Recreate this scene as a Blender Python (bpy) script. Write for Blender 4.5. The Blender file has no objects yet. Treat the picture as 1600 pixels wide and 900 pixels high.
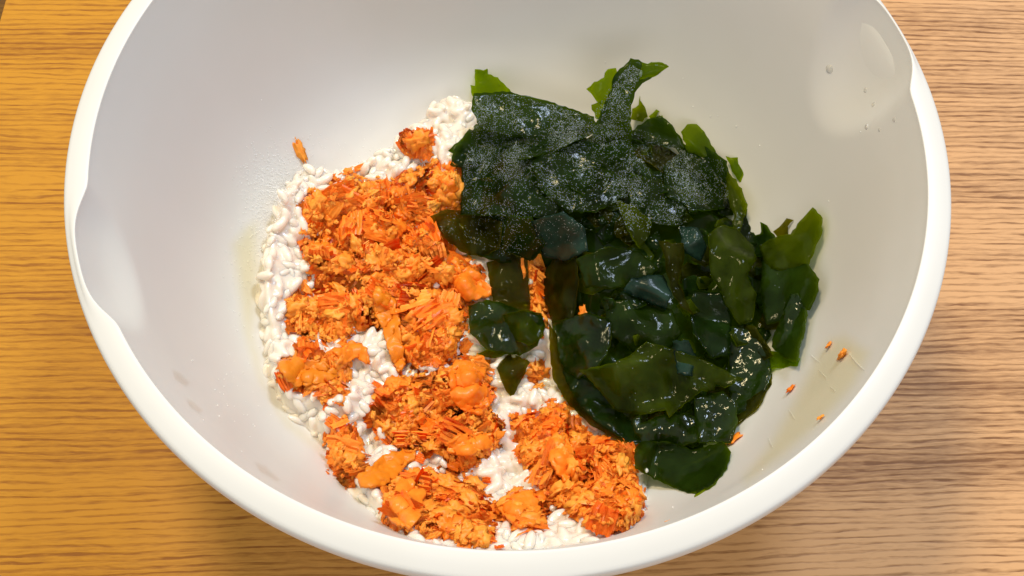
import bpy, bmesh, math, random
import numpy as np
from mathutils import Vector, Matrix, noise, geometry
from mathutils.bvhtree import BVHTree

sc = bpy.context.scene
COL = sc.collection
rng = random.Random(7)

# ------------------------------------------------------------------ camera
R = 0.12                       # rim radius of the bowl, metres
RIMZ = 0.104                   # height of the rim over the table
FPX = 1800.0                   # focal length in pixels of a 1600 px wide picture
PITCH, ROLL = 1.1140, 0.0294
CAM = np.array([0.0152 * R, -1.4625 * R, RIMZ + 2.202 * R])
_fw = np.array([0, math.cos(PITCH), -math.sin(PITCH)])
_r = np.array([1.0, 0, 0])
_u = np.cross(_r, _fw)
_c, _s = math.cos(ROLL), math.sin(ROLL)
RIGHT, UP, FWD = _c * _r + _s * _u, -_s * _r + _c * _u, _fw

cam_data = bpy.data.cameras.new('camera')
cam = bpy.data.objects.new('camera', cam_data)
COL.objects.link(cam)
M = Matrix.Identity(4)
for i in range(3):
    M[i][0], M[i][1], M[i][2], M[i][3] = RIGHT[i], UP[i], -FWD[i], CAM[i]
cam.matrix_world = M
cam_data.sensor_width = 36.0
cam_data.lens = 36.0 * FPX / 1600.0
cam_data.clip_start, cam_data.clip_end = 0.01, 50.0
cam_data.dof.use_dof = False
cam_data.dof.focus_distance = 0.345
cam_data.dof.aperture_fstop = 22.0
sc.camera = cam

# ------------------------------------------------------------------ light
world = bpy.data.worlds.new('World')
sc.world = world
world.use_nodes = True
bg = world.node_tree.nodes['Background']
bg.inputs['Color'].default_value = (0.94, 0.965, 1.0, 1)
bg.inputs['Strength'].default_value = 0.52


def area_lamp(name, loc, aim, size, power, color):
    d = bpy.data.lights.new(name, 'AREA')
    d.shape, d.size, d.energy, d.color = 'DISK', size, power, color
    o = bpy.data.objects.new(name, d)
    COL.objects.link(o)
    o.location = loc
    o.rotation_euler = (Vector(aim) - Vector(loc)).to_track_quat('-Z', 'Y').to_euler()
    return o


area_lamp('warm_ceiling_lamp', (-0.31, 0.47, 1.25), (0, 0, 0.05), 0.26, 10.0, (1.0, 0.82, 0.47))
area_lamp('cool_ceiling_lamp', (0.42, 0.62, 1.25), (0, 0, 0.05), 0.28, 9.5, (0.66, 0.77, 1.0))
area_lamp('soft_front_fill', (0.15, -1.5, 1.25), (0, 0, 0.05), 0.7, 5.0, (1.0, 0.97, 0.94))  # added front fill to brighten the far inner wall, no real source

sc.view_settings.view_transform = 'Standard'
sc.view_settings.look = 'None'
sc.view_settings.exposure = 0.19
sc.view_settings.gamma = 1.0
sc.view_settings.use_curve_mapping = False
sc.render.engine = 'CYCLES'
sc.cycles.transparent_max_bounces = 32
sc.cycles.max_bounces = 10
sc.cycles.use_denoising = True


# ------------------------------------------------------------------ pixel rays and height fields
def rays(px):
    px = np.asarray(px, float).reshape(-1, 2)
    return FWD + ((px[:, :1] - 800) / FPX) * RIGHT + ((450 - px[:, 1:]) / FPX) * UP


def on_plane(px, z):
    d = rays(px)
    t = (z - CAM[2]) / d[:, 2]
    return CAM + d * t[:, None]


GN = 281
GX = np.linspace(-0.14, 0.14, GN)
GXX, GYY = np.meshgrid(GX, GX, indexing='ij')


def sample(H, x, y):
    fx = np.clip((np.asarray(x) + 0.14) / 0.28 * (GN - 1), 0, GN - 1.001)
    fy = np.clip((np.asarray(y) + 0.14) / 0.28 * (GN - 1), 0, GN - 1.001)
    i, j = fx.astype(int), fy.astype(int)
    a, b = fx - i, fy - j
    return (H[i, j] * (1 - a) * (1 - b) + H[i + 1, j] * a * (1 - b) + H[i, j + 1] * (1 - a) * b + H[i + 1, j + 1] * a * b)


def hit(px, H):
    """distance factor t along each pixel's ray to the height field H"""
    d = rays(px)
    n = len(d)
    t = np.full(n, 0.20)
    done = np.zeros(n, bool)
    for k in range(460):
        P = CAM + d * t[:, None]
        below = P[:, 2] <= sample(H, P[:, 0], P[:, 1])
        done |= below
        if done.all():
            break
        t = np.where(done, t, t + 0.0008)
    lo, hi = t - 0.0008, t.copy()
    for k in range(8):
        m = (lo + hi) / 2
        P = CAM + d * m[:, None]
        below = P[:, 2] <= sample(H, P[:, 0], P[:, 1])
        hi = np.where(below, m, hi)
        lo = np.where(below, lo, m)
    return hi, d


def at(px, H):
    t, d = hit(px, H)
    return CAM + d * t[:, None]


def inside(px, poly):
    px = np.asarray(px, float)
    poly = np.asarray(poly, float)
    x, y = px[..., 0], px[..., 1]
    r = np.zeros(x.shape, bool)
    j = len(poly) - 1
    for i in range(len(poly)):
        xi, yi, xj, yj = *poly[i], *poly[j]
        c = ((yi > y) != (yj > y)) & (x < (xj - xi) * (y - yi) / (yj - yi + 1e-12) + xi)
        r ^= c
        j = i
    return r


def sdist(X, Y, poly):
    """signed distance to a polygon, positive inside"""
    poly = np.asarray(poly, float)
    d = np.full(X.shape, 1e9)
    for i in range(len(poly)):
        a, b = poly[i - 1], poly[i]
        ab = b - a
        t = np.clip(((X - a[0]) * ab[0] + (Y - a[1]) * ab[1]) / (ab @ ab + 1e-12), 0, 1)
        d = np.minimum(d, np.hypot(X - a[0] - t * ab[0], Y - a[1] - t * ab[1]))
    ins = inside(np.stack([X, Y], -1), poly)
    return np.where(ins, d, -d)


def sm(a, b, x):
    t = np.clip((x - a) / (b - a), 0, 1)
    return t * t * (3 - 2 * t)


def nz(x, y, s, seed=0.0):
    return noise.noise(Vector((x * s, y * s, seed)))


def nfield(s, seed, oct=2):
    out = np.zeros((GN, GN))
    for i in range(GN):
        for j in range(GN):
            if GXX[i, j] ** 2 + GYY[i, j] ** 2 < 0.0125:
                out[i, j] = noise.noise(Vector((GXX[i, j] * s, GYY[i, j] * s, seed)))
    return out


# bowl profile: radius / depth below the rim, in units of R
PROF = [(0.942, 0.0), (0.932, -0.045), (0.922, -0.09), (0.900, -0.18), (0.872, -0.30), (0.840, -0.41), (0.800, -0.51),
        (0.750, -0.595), (0.690, -0.66), (0.610, -0.715), (0.500, -0.752), (0.360, -0.773), (0.200, -0.78), (0.0, -0.782)]
_pr = np.array([p[0] for p in PROF][::-1])
_pz = np.array([p[1] for p in PROF][::-1])
_sz = np.interp(np.linspace(0, 0.96, 1201), _pr, _pz)
_k = np.exp(-np.linspace(-2.5, 2.5, 101) ** 2 / 2); _k /= _k.sum()
_ss = np.convolve(np.concatenate([_sz[50:0:-1], _sz, np.full(50, _sz[-1])]), _k, 'valid')
_pr = np.linspace(0, 0.96, 1201)
_pz = np.where(_pr < 0.915, _ss, _sz)
_w = np.clip((_pr - 0.88) / 0.035, 0, 1)
_pz = np.where(_pr > 0.88, _ss * (1 - _w) + _sz * _w, _ss)
_pz = np.maximum.accumulate(_pz + np.arange(1201) * 1e-9)
GR = np.hypot(GXX, GYY) / R
BOWLH = RIMZ + R * np.interp(GR, _pr, _pz)
BOWLH[GR > 0.942] = RIMZ

N1 = nfield(70, 3.1)
N2 = nfield(180, 8.7)
N3 = nfield(420, 1.7)

RICE_PX = [(396, 440), (412, 352), (432, 300), (470, 252), (520, 262), (560, 250), (610, 226), (650, 196), (668, 160), (700, 148),
           (740, 160), (800, 200), (900, 250), (1010, 330), (1090, 400), (1130, 480), (1080, 620), (1020, 740), (1010, 800), (930, 862),
           (800, 872), (690, 860), (610, 822), (548, 770), (505, 690), (440, 640), (408, 570)]
rice_xy = at(RICE_PX, BOWLH + 0.003)[:, :2]
rd = np.minimum(sdist(GXX, GYY, rice_xy), 0.862 * R - np.hypot(GXX, GYY))
heap = np.exp(-((GXX - on_plane([(705, 215)], 0.04)[0, 0]) ** 2 + (GYY - on_plane([(705, 215)], 0.04)[0, 1]) ** 2) / 0.016 ** 2)
RICEH = np.where(rd > 0, (0.0102 + 0.0060 * N1 + 0.0036 * N2 + 0.009 * heap) * sm(0, 0.0055, rd), -0.004)
RICETOP = BOWLH + RICEH

# salmon clumps: outline in the photograph, height of the heap (m), label
CLUMPS = [
    ('back', [(485, 296), (508, 300), (545, 272), (610, 284), (655, 258), (718, 256), (722, 330), (690, 350), (600, 335), (530, 348), (470, 362), (478, 330)], 0.0058,
     'broad heap of shredded orange salmon touching the powdered wakame sheet'),
    ('mid', [(474, 358), (530, 345), (600, 332), (690, 348), (712, 392), (745, 420), (735, 470), (680, 452), (620, 450), (560, 440), (500, 445), (482, 402)], 0.0056,
     'thick middle heap of crumbled salmon between the rice edge and the wakame'),
    ('inner', [(600, 446), (680, 450), (735, 462), (732, 520), (712, 556), (668, 572), (640, 560), (622, 520)], 0.0046,
     'salmon crumbs heaped against the small wet wakame cluster'),
    ('outer', [(450, 470), (470, 458), (500, 442), (590, 440), (612, 470), (600, 512), (560, 505), (530, 532), (490, 524), (455, 512)], 0.0044,
     'salmon crumbs spread over white rice beside the long smooth flake'),
    ('edge', [(433, 568), (462, 560), (475, 532), (500, 552), (542, 538), (548, 570), (532, 625), (505, 628), (478, 606), (445, 602)], 0.0040,
     'small flat salmon clump on the rice facing the bowl wall'),
    ('centre', [(588, 606), (640, 584), (672, 590), (702, 568), (745, 560), (764, 580), (764, 640), (792, 676), (760, 704), (735, 736), (700, 740), (690, 708), (640, 700), (596, 690), (582, 650)], 0.0052,
     'loose salmon heap in the middle of the front rice'),
    ('round', [(516, 672), (530, 658), (552, 664), (562, 700), (558, 745), (548, 768), (524, 764), (503, 742), (508, 706)], 0.0048,
     'round salmon clump at the rice edge by the pink streak on the wall'),
    ('front', [(598, 796), (622, 752), (655, 738), (700, 740), (742, 756), (772, 790), (768, 850), (728, 852), (690, 832), (640, 832), (606, 822)], 0.0050,
     'frontmost salmon clump resting just behind the near rim'),
    ('wide', [(800, 652), (846, 640), (882, 618), (900, 655), (926, 690), (972, 684), (992, 700), (990, 745), (1008, 800), (972, 822), (918, 818), (860, 782), (838, 748), (812, 702)], 0.0064,
     'big crumbly salmon heap touching the glossy front wakame leaves'),
    ('bridge', [(780, 796), (806, 768), (846, 770), (856, 792), (842, 828), (800, 830)], 0.0040,
     'small salmon clump between two larger heaps at the near rim'),
    ('crest', [(628, 222), (640, 206), (662, 203), (680, 222), (672, 240), (640, 242)], 0.0038,
     'small bright salmon nugget on top of the far rice heap'),
    ('gap', [(818, 408), (852, 404), (858, 450), (856, 500), (842, 520), (828, 486)], 0.0034,
     'slice of salmon showing in a gap between wakame leaves'),
    ('spot', [(822, 575), (838, 566), (850, 580), (846, 606), (826, 606)], 0.0026,
     'tiny salmon crumb pile on rice beside the olive wakame tip'),
]
def grow(poly, px):
    c = np.mean(np.asarray(poly, float), axis=0)
    return [tuple(np.asarray(p) + (np.asarray(p) - c) / np.linalg.norm(np.asarray(p) - c) * px) for p in poly]


CLUMPS = [(k, grow(p, 5), h, l) for k, p, h, l in CLUMPS]
SALH = RICETOP.copy()
clump_d = []
for key, poly, h, lab in CLUMPS:
    xy = at(poly, RICETOP + 0.4 * h)[:, :2]
    d = sdist(GXX, GYY, xy)
    clump_d.append(d)
    SALH = np.maximum(SALH, RICETOP + h * sm(-0.0015, 0.0065, d) * (1 + 0.35 * N2 + 0.25 * N3) - 0.0006)

# wakame mound under the leaves
WPX = [(748, 190), (830, 160), (930, 175), (1000, 170), (1080, 215), (1150, 275), (1185, 350), (1250, 390), (1255, 450), (1225, 530), (1185, 620),
       (1130, 700), (1090, 735), (1020, 715), (930, 640), (880, 590), (862, 500), (850, 420), (760, 380), (725, 330), (728, 250)]
wxy = on_plane(WPX, 0.034)[:, :2]
wd = sdist(GXX, GYY, wxy)
wc = on_plane([(930, 300)], 0.05)[0]
wpk = np.exp(-((GXX - wc[0]) ** 2 + (GYY - wc[1]) ** 2) / 0.038 ** 2)
WH = np.maximum(SALH, np.where(wd > -0.002, 0.020 + (0.011 + 0.015 * wpk) * sm(-0.001, 0.016, wd) + 0.005 * N1 + 0.002 * N2, -1))
WH = np.maximum(WH, BOWLH + np.where(wd > 0, 0.007 * sm(0, 0.012, wd), -0.002))


# ------------------------------------------------------------------ helpers for objects
def link(o, parent=None):
    COL.objects.link(o)
    if parent is not None:
        o.parent = parent
    return o


def mesh_obj(name, verts, faces, mat, parent=None, smooth=True):
    me = bpy.data.meshes.new(name)
    me.from_pydata([tuple(v) for v in verts], [], [tuple(f) for f in faces])
    me.update()
    if smooth:
        me.polygons.foreach_set('use_smooth', [True] * len(me.polygons))
    if mat is not None:
        me.materials.append(mat)
    return link(bpy.data.objects.new(name, me), parent)


def tag(o, label=None, cat=None, group=None, kind=None):
    if label: o['label'] = label
    if cat: o['category'] = cat
    if group: o['group'] = group
    if kind: o['kind'] = kind
    return o


def empty(name, loc=(0, 0, 0)):
    o = bpy.data.objects.new(name, None)
    o.empty_display_size = 0.01
    o.location = loc
    return link(o)


# ------------------------------------------------------------------ materials
def new_mat(name):
    m = bpy.data.materials.new(name)
    m.use_nodes = True
    nt = m.node_tree
    return m, nt, nt.nodes, nt.links, nt.nodes['Principled BSDF']


def ramp(nd, stops):
    r = nd.new('ShaderNodeValToRGB')
    el = r.color_ramp.elements
    el[0].position, el[0].color = stops[0][0], (*stops[0][1], 1)
    el[1].position, el[1].color = stops[1][0], (*stops[1][1], 1)
    for p, c in stops[2:]:
        e = el.new(p)
        e.color = (*c, 1)
    return r


def noise_node(nd, lk, vec, scale, detail=4, rough=0.55, dist=0.0):
    n = nd.new('ShaderNodeTexNoise')
    n.inputs['Scale'].default_value = scale
    n.inputs['Detail'].default_value = detail
    n.inputs['Roughness'].default_value = rough
    n.inputs['Distortion'].default_value = dist
    if vec is not None:
        lk.new(vec, n.inputs['Vector'])
    return n


def mapping(nd, lk, vec, scale=(1, 1, 1), rot=(0, 0, 0), loc=(0, 0, 0)):
    m = nd.new('ShaderNodeMapping')
    m.inputs['Scale'].default_value = scale
    m.inputs['Rotation'].default_value = rot
    m.inputs['Location'].default_value = loc
    lk.new(vec, m.inputs['Vector'])
    return m.outputs['Vector']


def mixcol(nd, lk, fac, a, b, mode='MIX'):
    m = nd.new('ShaderNodeMix')
    m.data_type = 'RGBA'
    m.blend_type = mode
    for k, v in ((0, fac), (6, a), (7, b)):
        if hasattr(v, 'default_value') or hasattr(v, 'is_linked'):
            lk.new(v, m.inputs[k])
        else:
            m.inputs[k].default_value = v if k == 0 else (*v, 1)
    return m.outputs[2]


def math_node(nd, lk, op, a, b=None):
    m = nd.new('ShaderNodeMath')
    m.operation = op
    for k, v in ((0, a), (1, b)):
        if v is None: continue
        if hasattr(v, 'is_linked'): lk.new(v, m.inputs[k])
        else: m.inputs[k].default_value = v
    return m.outputs[0]


def bump(nd, lk, height, strength, dist, normal=None):
    b = nd.new('ShaderNodeBump')
    b.inputs['Strength'].default_value = strength
    b.inputs['Distance'].default_value = dist
    lk.new(height, b.inputs['Height'])
    if normal is not None: lk.new(normal, b.inputs['Normal'])
    return b.outputs['Normal']


def wood_material(name, seed, dark=1.0):
    m, nt, nd, lk, bs = new_mat(name)
    co = nd.new('ShaderNodeTexCoord').outputs['Object']
    sep = nd.new('ShaderNodeSeparateXYZ'); lk.new(co, sep.inputs[0])
    X, Y = sep.outputs[0], sep.outputs[1]

    def mul(a, b): return math_node(nd, lk, 'MULTIPLY', a, b)
    def add(a, b): return math_node(nd, lk, 'ADD', a, b)

    def vec(x, y):
        c = nd.new('ShaderNodeCombineXYZ')
        lk.new(x, c.inputs[0]); lk.new(y, c.inputs[1]); c.inputs[2].default_value = seed
        return c.outputs[0]

    def nse(x, sx, y, sy, detail=2, rough=0.55):
        return noise_node(nd, lk, vec(mul(x, sx), mul(y, sy)), 1.0, detail, rough).outputs[0]

    # the grain runs along x, rising a little more at the near side of the table
    v = add(Y, mul(X, add(mul(Y, 0.20), -0.042)))
    v = add(v, mul(add(nse(X, 5, v, 20), -0.5), 0.008))
    v = add(v, mul(add(nse(X, 38, v, 260, 3), -0.5), 0.0030))
    rings = math_node(nd, lk, 'SINE', mul(v, 2 * math.pi / 0.0024))
    dash = nse(X, 62, v, 620, 3, 0.65)
    dash2 = nse(X, 26, v, 190, 2, 0.6)
    bands = nse(X, 2.4, v, 62, 3, 0.6)
    broad = nse(X, 2.0, v, 15, 2, 0.5)
    fibre = nse(X, 140, v, 1500, 2, 0.6)
    honey = nse(X, 2.6, Y, 2.2, 1)
    g = add(add(mul(X, 3.4), 0.40), mul(add(honey, -0.5), 0.5))  # golden left to tan right: the lamps' uneven tint put into the wood colour
    cl = nd.new('ShaderNodeClamp'); lk.new(g, cl.inputs[0])
    light = mixcol(nd, lk, cl.outputs[0], tuple(c * dark for c in (0.53, 0.235, 0.014)), tuple(c * dark for c in (0.62, 0.350, 0.160)))
    deep = mixcol(nd, lk, cl.outputs[0], tuple(c * dark for c in (0.27, 0.092, 0.005)), tuple(c * dark for c in (0.20, 0.085, 0.026)))
    d1 = ramp(nd, [(0.40, (0, 0, 0)), (0.62, (1, 1, 1))]); lk.new(dash, d1.inputs[0])
    d2 = ramp(nd, [(0.36, (0, 0, 0)), (0.66, (1, 1, 1))]); lk.new(dash2, d2.inputs[0])
    r1 = ramp(nd, [(0.50, (0, 0, 0)), (0.90, (1, 1, 1))]); lk.new(add(mul(rings, 0.5), 0.5), r1.inputs[0])
    r2 = ramp(nd, [(0.40, (0, 0, 0)), (0.70, (1, 1, 1))]); lk.new(bands, r2.inputs[0])
    f = mul(mul(mul(r1.outputs[0], 1.0), add(mul(d1.outputs[0], 0.65), 0.35)), add(mul(d2.outputs[0], 0.6), 0.45))
    f = add(f, mul(add(r2.outputs[0], -0.35), 0.62))
    f = add(f, mul(add(broad, -0.5), 1.5))
    f = add(f, mul(add(fibre, -0.5), 1.3))
    pale = ramp(nd, [(0.60, (0, 0, 0)), (0.74, (1, 1, 1))]); lk.new(nse(X, 9, v, 300, 3, 0.6), pale.inputs[0])
    f = add(f, mul(pale.outputs[0], -0.35))
    f = add(f, 0.18)
    c2 = nd.new('ShaderNodeClamp'); lk.new(f, c2.inputs[0])
    lk.new(mixcol(nd, lk, c2.outputs[0], light, deep), bs.inputs['Base Color'])
    bs.inputs['Roughness'].default_value = 0.5
    bs.inputs['Specular IOR Level'].default_value = 0.25
    lk.new(bump(nd, lk, mul(c2.outputs[0], -1.0), 0.25, 0.0003), bs.inputs['Normal'])
    return m


def plastic_material():
    m, nt, nd, lk, bs = new_mat('white_plastic')
    co = nd.new('ShaderNodeTexCoord').outputs['Object']
    n = noise_node(nd, lk, co, 18, 3)
    r = ramp(nd, [(0.3, (0.655, 0.64, 0.595)), (0.7, (0.68, 0.668, 0.63))]); lk.new(n.outputs[0], r.inputs[0])
    lk.new(r.outputs[0], bs.inputs['Base Color'])
    sm_ = noise_node(nd, lk, mapping(nd, lk, co, (1, 1, 1.6)), 45, 4)
    rr = ramp(nd, [(0.35, (0.36, 0.36, 0.36)), (0.7, (0.46, 0.46, 0.46))]); lk.new(sm_.outputs[0], rr.inputs[0])
    lk.new(rr.outputs[0], bs.inputs['Roughness'])
    bs.inputs['Specular IOR Level'].default_value = 0.45
    return m


def rice_material():
    m, nt, nd, lk, bs = new_mat('cooked_rice')
    co = nd.new('ShaderNodeTexCoord').outputs['Object']
    oi = nd.new('ShaderNodeObjectInfo')
    n = noise_node(nd, lk, co, 160, 3)
    r = ramp(nd, [(0.3, (0.80, 0.71, 0.59)), (0.7, (0.88, 0.82, 0.73))]); lk.new(n.outputs[0], r.inputs[0])
    lk.new(mixcol(nd, lk, math_node(nd, lk, 'MULTIPLY', oi.outputs['Random'], 0.45), r.outputs[0], (0.81, 0.71, 0.60)), bs.inputs['Base Color'])
    bs.inputs['Roughness'].default_value = 0.20
    bs.inputs['Subsurface Weight'].default_value = 0.8
    bs.inputs['Subsurface Radius'].default_value = (1.0, 0.85, 0.7)
    bs.inputs['Subsurface Scale'].default_value = 0.0022
    bs.inputs['Coat Weight'].default_value = 0.5
    bs.inputs['Coat Roughness'].default_value = 0.08
    f = noise_node(nd, lk, co, 700, 2)
    lk.new(bump(nd, lk, f.outputs[0], 0.25, 0.0003), bs.inputs['Normal'])
    return m


def salmon_material(name, a, b, rough=0.42):
    m, nt, nd, lk, bs = new_mat(name)
    co = nd.new('ShaderNodeTexCoord').outputs['Object']
    geo = nd.new('ShaderNodeNewGeometry').outputs['Position']
    oi = nd.new('ShaderNodeObjectInfo')
    n = noise_node(nd, lk, geo, 330, 4, 0.65)
    w = noise_node(nd, lk, geo, 1100, 3, 0.6)
    f = math_node(nd, lk, 'ADD', math_node(nd, lk, 'MULTIPLY', n.outputs[0], 0.8), math_node(nd, lk, 'MULTIPLY', oi.outputs['Random'], 0.35))
    f = math_node(nd, lk, 'ADD', f, math_node(nd, lk, 'MULTIPLY', w.outputs[0], 0.35))
    r = ramp(nd, [(0.45, a), (1.0, b)]); lk.new(f, r.inputs[0])
    lk.new(r.outputs[0], bs.inputs['Base Color'])
    bs.inputs['Roughness'].default_value = rough
    bs.inputs['Subsurface Weight'].default_value = 0.0
    bs.inputs['Specular IOR Level'].default_value = 0.35
    bs.inputs['Subsurface Radius'].default_value = (1.0, 0.5, 0.15)
    bs.inputs['Subsurface Scale'].default_value = 0.0008
    lk.new(bump(nd, lk, w.outputs[0], 0.25, 0.0003), bs.inputs['Normal'])
    tl = nd.new('ShaderNodeBsdfTranslucent')          # thin flesh lets light through
    lk.new(r.outputs[0], tl.inputs['Color'])
    mx = nd.new('ShaderNodeMixShader'); mx.inputs[0].default_value = 0.10
    lk.new(bs.outputs[0], mx.inputs[1]); lk.new(tl.outputs[0], mx.inputs[2])
    lk.new(mx.outputs[0], nd['Material Output'].inputs['Surface'])
    return m


def wakame_material(name, body, thru, clear, through_frac, gloss=0.10, wet=False):
    """wet leaf: dark body, some light carried through, and part of it clear green film"""
    m, nt, nd, lk, bs = new_mat(name)
    geo = nd.new('ShaderNodeNewGeometry').outputs['Position']
    n = noise_node(nd, lk, geo, 95, 3, 0.6)
    r = ramp(nd, [(0.32, tuple(c * 0.55 for c in body)), (0.72, tuple(c * 1.5 for c in body))]); lk.new(n.outputs[0], r.inputs[0])
    lk.new(r.outputs[0], bs.inputs['Base Color'])
    bs.inputs['Roughness'].default_value = gloss
    bs.inputs['Specular IOR Level'].default_value = 0.5 if wet else 0.22
    big = noise_node(nd, lk, geo, 260, 3, 0.6)
    fine = noise_node(nd, lk, geo, 1500, 3, 0.6)
    nrm = bump(nd, lk, big.outputs[0], 0.35 if wet else 0.25, 0.0010)
    nrm = bump(nd, lk, fine.outputs[0], 0.14 if wet else 0.12, 0.00030, nrm)
    lk.new(nrm, bs.inputs['Normal'])
    tl = nd.new('ShaderNodeBsdfTranslucent'); tl.inputs['Color'].default_value = (*thru, 1)
    tp = nd.new('ShaderNodeBsdfTransparent'); tp.inputs['Color'].default_value = (*clear, 1)
    m1 = nd.new('ShaderNodeMixShader'); m1.inputs[0].default_value = 0.45
    lk.new(tl.outputs[0], m1.inputs[1]); lk.new(tp.outputs[0], m1.inputs[2])
    m2 = nd.new('ShaderNodeMixShader')
    rr = ramp(nd, [(0.35, (through_frac * 1.15,) * 3), (0.7, (through_frac * 0.75,) * 3)]); lk.new(n.outputs[0], rr.inputs[0])
    at_ = nd.new('ShaderNodeAttribute'); at_.attribute_name = 'margin'      # the blade thins out towards its torn margin
    thin = math_node(nd, lk, 'MULTIPLY', at_.outputs['Fac'], 0.55 * (1 - through_frac))
    tot = math_node(nd, lk, 'ADD', rr.outputs[0], thin)
    cl = nd.new('ShaderNodeClamp'); lk.new(tot, cl.inputs[0])
    lk.new(cl.outputs[0], m2.inputs[0])
    lk.new(bs.outputs[0], m2.inputs[1]); lk.new(m1.outputs[0], m2.inputs[2])
    lk.new(m2.outputs[0], nd['Material Output'].inputs['Surface'])
    return m


MAT_WOOD_FRONT = wood_material('honey_wood', 0.0)
MAT_WOOD_DARK = wood_material('dark_wood_edge', 1.3, 0.30)
MAT_PLASTIC = plastic_material()
MAT_RICE = rice_material()
MAT_SALMON = salmon_material('salmon_flesh', (1.0, 0.245, 0.014), (1.0, 0.42, 0.05))
MAT_SALMON_DEEP = salmon_material('salmon_flesh_deep', (1.0, 0.27, 0.014), (1.0, 0.44, 0.05))
MAT_FLAKE = salmon_material('salmon_flake_smooth', (1.0, 0.19, 0.008), (1.0, 0.31, 0.025), 0.30)
MAT_FLAKE_BROWN = salmon_material('salmon_flake_brown', (0.72, 0.19, 0.006), (0.88, 0.27, 0.015), 0.32)
WAK = {
    'dark': wakame_material('wakame_dark', (0.009, 0.023, 0.004), (0.24, 0.36, 0.006), (0.46, 0.60, 0.02), 0.50),
    'green': wakame_material('wakame_green', (0.038, 0.056, 0.002), (0.46, 0.56, 0.006), (0.64, 0.70, 0.02), 0.66),
    'lime': wakame_material('wakame_lime', (0.07, 0.11, 0.003), (0.55, 0.70, 0.01), (0.70, 0.80, 0.03), 0.78),
    'olive': wakame_material('wakame_olive', (0.034, 0.040, 0.004), (0.34, 0.34, 0.012), (0.66, 0.62, 0.08), 0.76),
    'mid': wakame_material('wakame_mid', (0.016, 0.034, 0.003), (0.30, 0.40, 0.006), (0.52, 0.62, 0.02), 0.55),
    'wet': wakame_material('wakame_wet', (0.011, 0.027, 0.003), (0.36, 0.48, 0.006), (0.5, 0.6, 0.02), 0.52, 0.07, True),
    'teal': wakame_material('wakame_teal', (0.018, 0.045, 0.030), (0.05, 0.12, 0.05), (0.25, 0.42, 0.12), 0.25, 0.22),
}
m, nt, nd, lk, bs = new_mat('seasoning_crystals')
bs.inputs['Base Color'].default_value = (0.36, 0.42, 0.39, 1)
bs.inputs['Roughness'].default_value = 0.25
bs.inputs['Transmission Weight'].default_value = 0.12
MAT_POWDER = m
m, nt, nd, lk, bs = new_mat('white_powder')
bs.inputs['Base Color'].default_value = (0.90, 0.89, 0.86, 1)
bs.inputs['Roughness'].default_value = 0.5
MAT_WHITE = m
m, nt, nd, lk, bs = new_mat('milky_water')
bs.inputs['Base Color'].default_value = (0.90, 0.88, 0.82, 1)
bs.inputs['Roughness'].default_value = 0.05
bs.inputs['Transmission Weight'].default_value = 0.6
bs.inputs['IOR'].default_value = 1.33
MAT_WATER = m

# ------------------------------------------------------------------ the table
table = tag(empty('wooden_table', (0, 0, -0.02)), 'wooden table with fine golden brown streaked grain under the white bowl', 'table')


def box(name, x0, x1, y0, y1, z0, z1, mat, parent, rot=0.0, bev=0.0006):
    bm = bmesh.new()
    bmesh.ops.create_cube(bm, size=1)
    for v in bm.verts:
        v.co = Vector((x0 + (v.co.x + .5) * (x1 - x0), y0 + (v.co.y + .5) * (y1 - y0), z0 + (v.co.z + .5) * (z1 - z0)))
    bmesh.ops.bevel(bm, geom=bm.edges[:], offset=bev, segments=2, affect='EDGES')
    me = bpy.data.meshes.new(name)
    bm.to_mesh(me); bm.free()
    me.materials.append(mat)
    o = link(bpy.data.objects.new(name, me), parent)
    return o


corner = on_plane([(12, 0)], 0)[0]
XL = corner[0] - 0.001
box('tabletop', XL, 0.75, -0.60, 0.60, 0.0, 0.02, MAT_WOOD_FRONT, table)
box('edge_band', XL - 0.024, XL - 0.0006, -0.60, 0.60, -0.002, 0.0165, MAT_WOOD_DARK, table)

m, nt, nd, lk, bs = new_mat('floor_grey')
n = noise_node(nd, lk, nd.new('ShaderNodeTexCoord').outputs['Object'], 6, 4)
fr = ramp(nd, [(0.3, (0.26, 0.23, 0.20)), (0.7, (0.32, 0.29, 0.26))]); lk.new(n.outputs[0], fr.inputs[0])
lk.new(fr.outputs[0], bs.inputs['Base Color'])
tag(mesh_obj('floor', [(-4, -4, -0.72), (4, -4, -0.72), (4, 4, -0.72), (-4, 4, -0.72)], [(0, 1, 2, 3)], m), kind='structure')

# ------------------------------------------------------------------ the bowl
bowl = tag(empty('mixing_bowl', (0, 0, 0.0)), 'large white plastic mixing bowl with two pouring spouts, holding the rice', 'bowl')
NA = 360


def ang(px):
    p = on_plane([px], RIMZ)[0]
    return math.atan2(p[1], p[0])


aL0, aL1 = ang((140, 285)), ang((206, 503))
aL0 %= 2 * math.pi; aL1 %= 2 * math.pi
phiL, half = (aL0 + aL1) / 2, abs(aL1 - aL0) / 2
SPOUTS = [phiL, phiL + math.pi]
A_SP, Z_SP = (0.034, 0.042), (0.20, 0.34)


def spout(th, z):
    """radius gain (units of R) of the pouring scoops at angle th, depth z (units of R, negative down)"""
    g, k = 0.0, -1
    for i, p in enumerate(SPOUTS):
        dth = (th - p + math.pi) % (2 * math.pi) - math.pi
        u = (dth / half) ** 2 + (max(0.0, -z) / Z_SP[i]) ** 2
        if u < 1:
            g = A_SP[i] * float(sm(0.0, 1.0, 1 - u))
            k = i
    return g, k


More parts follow.
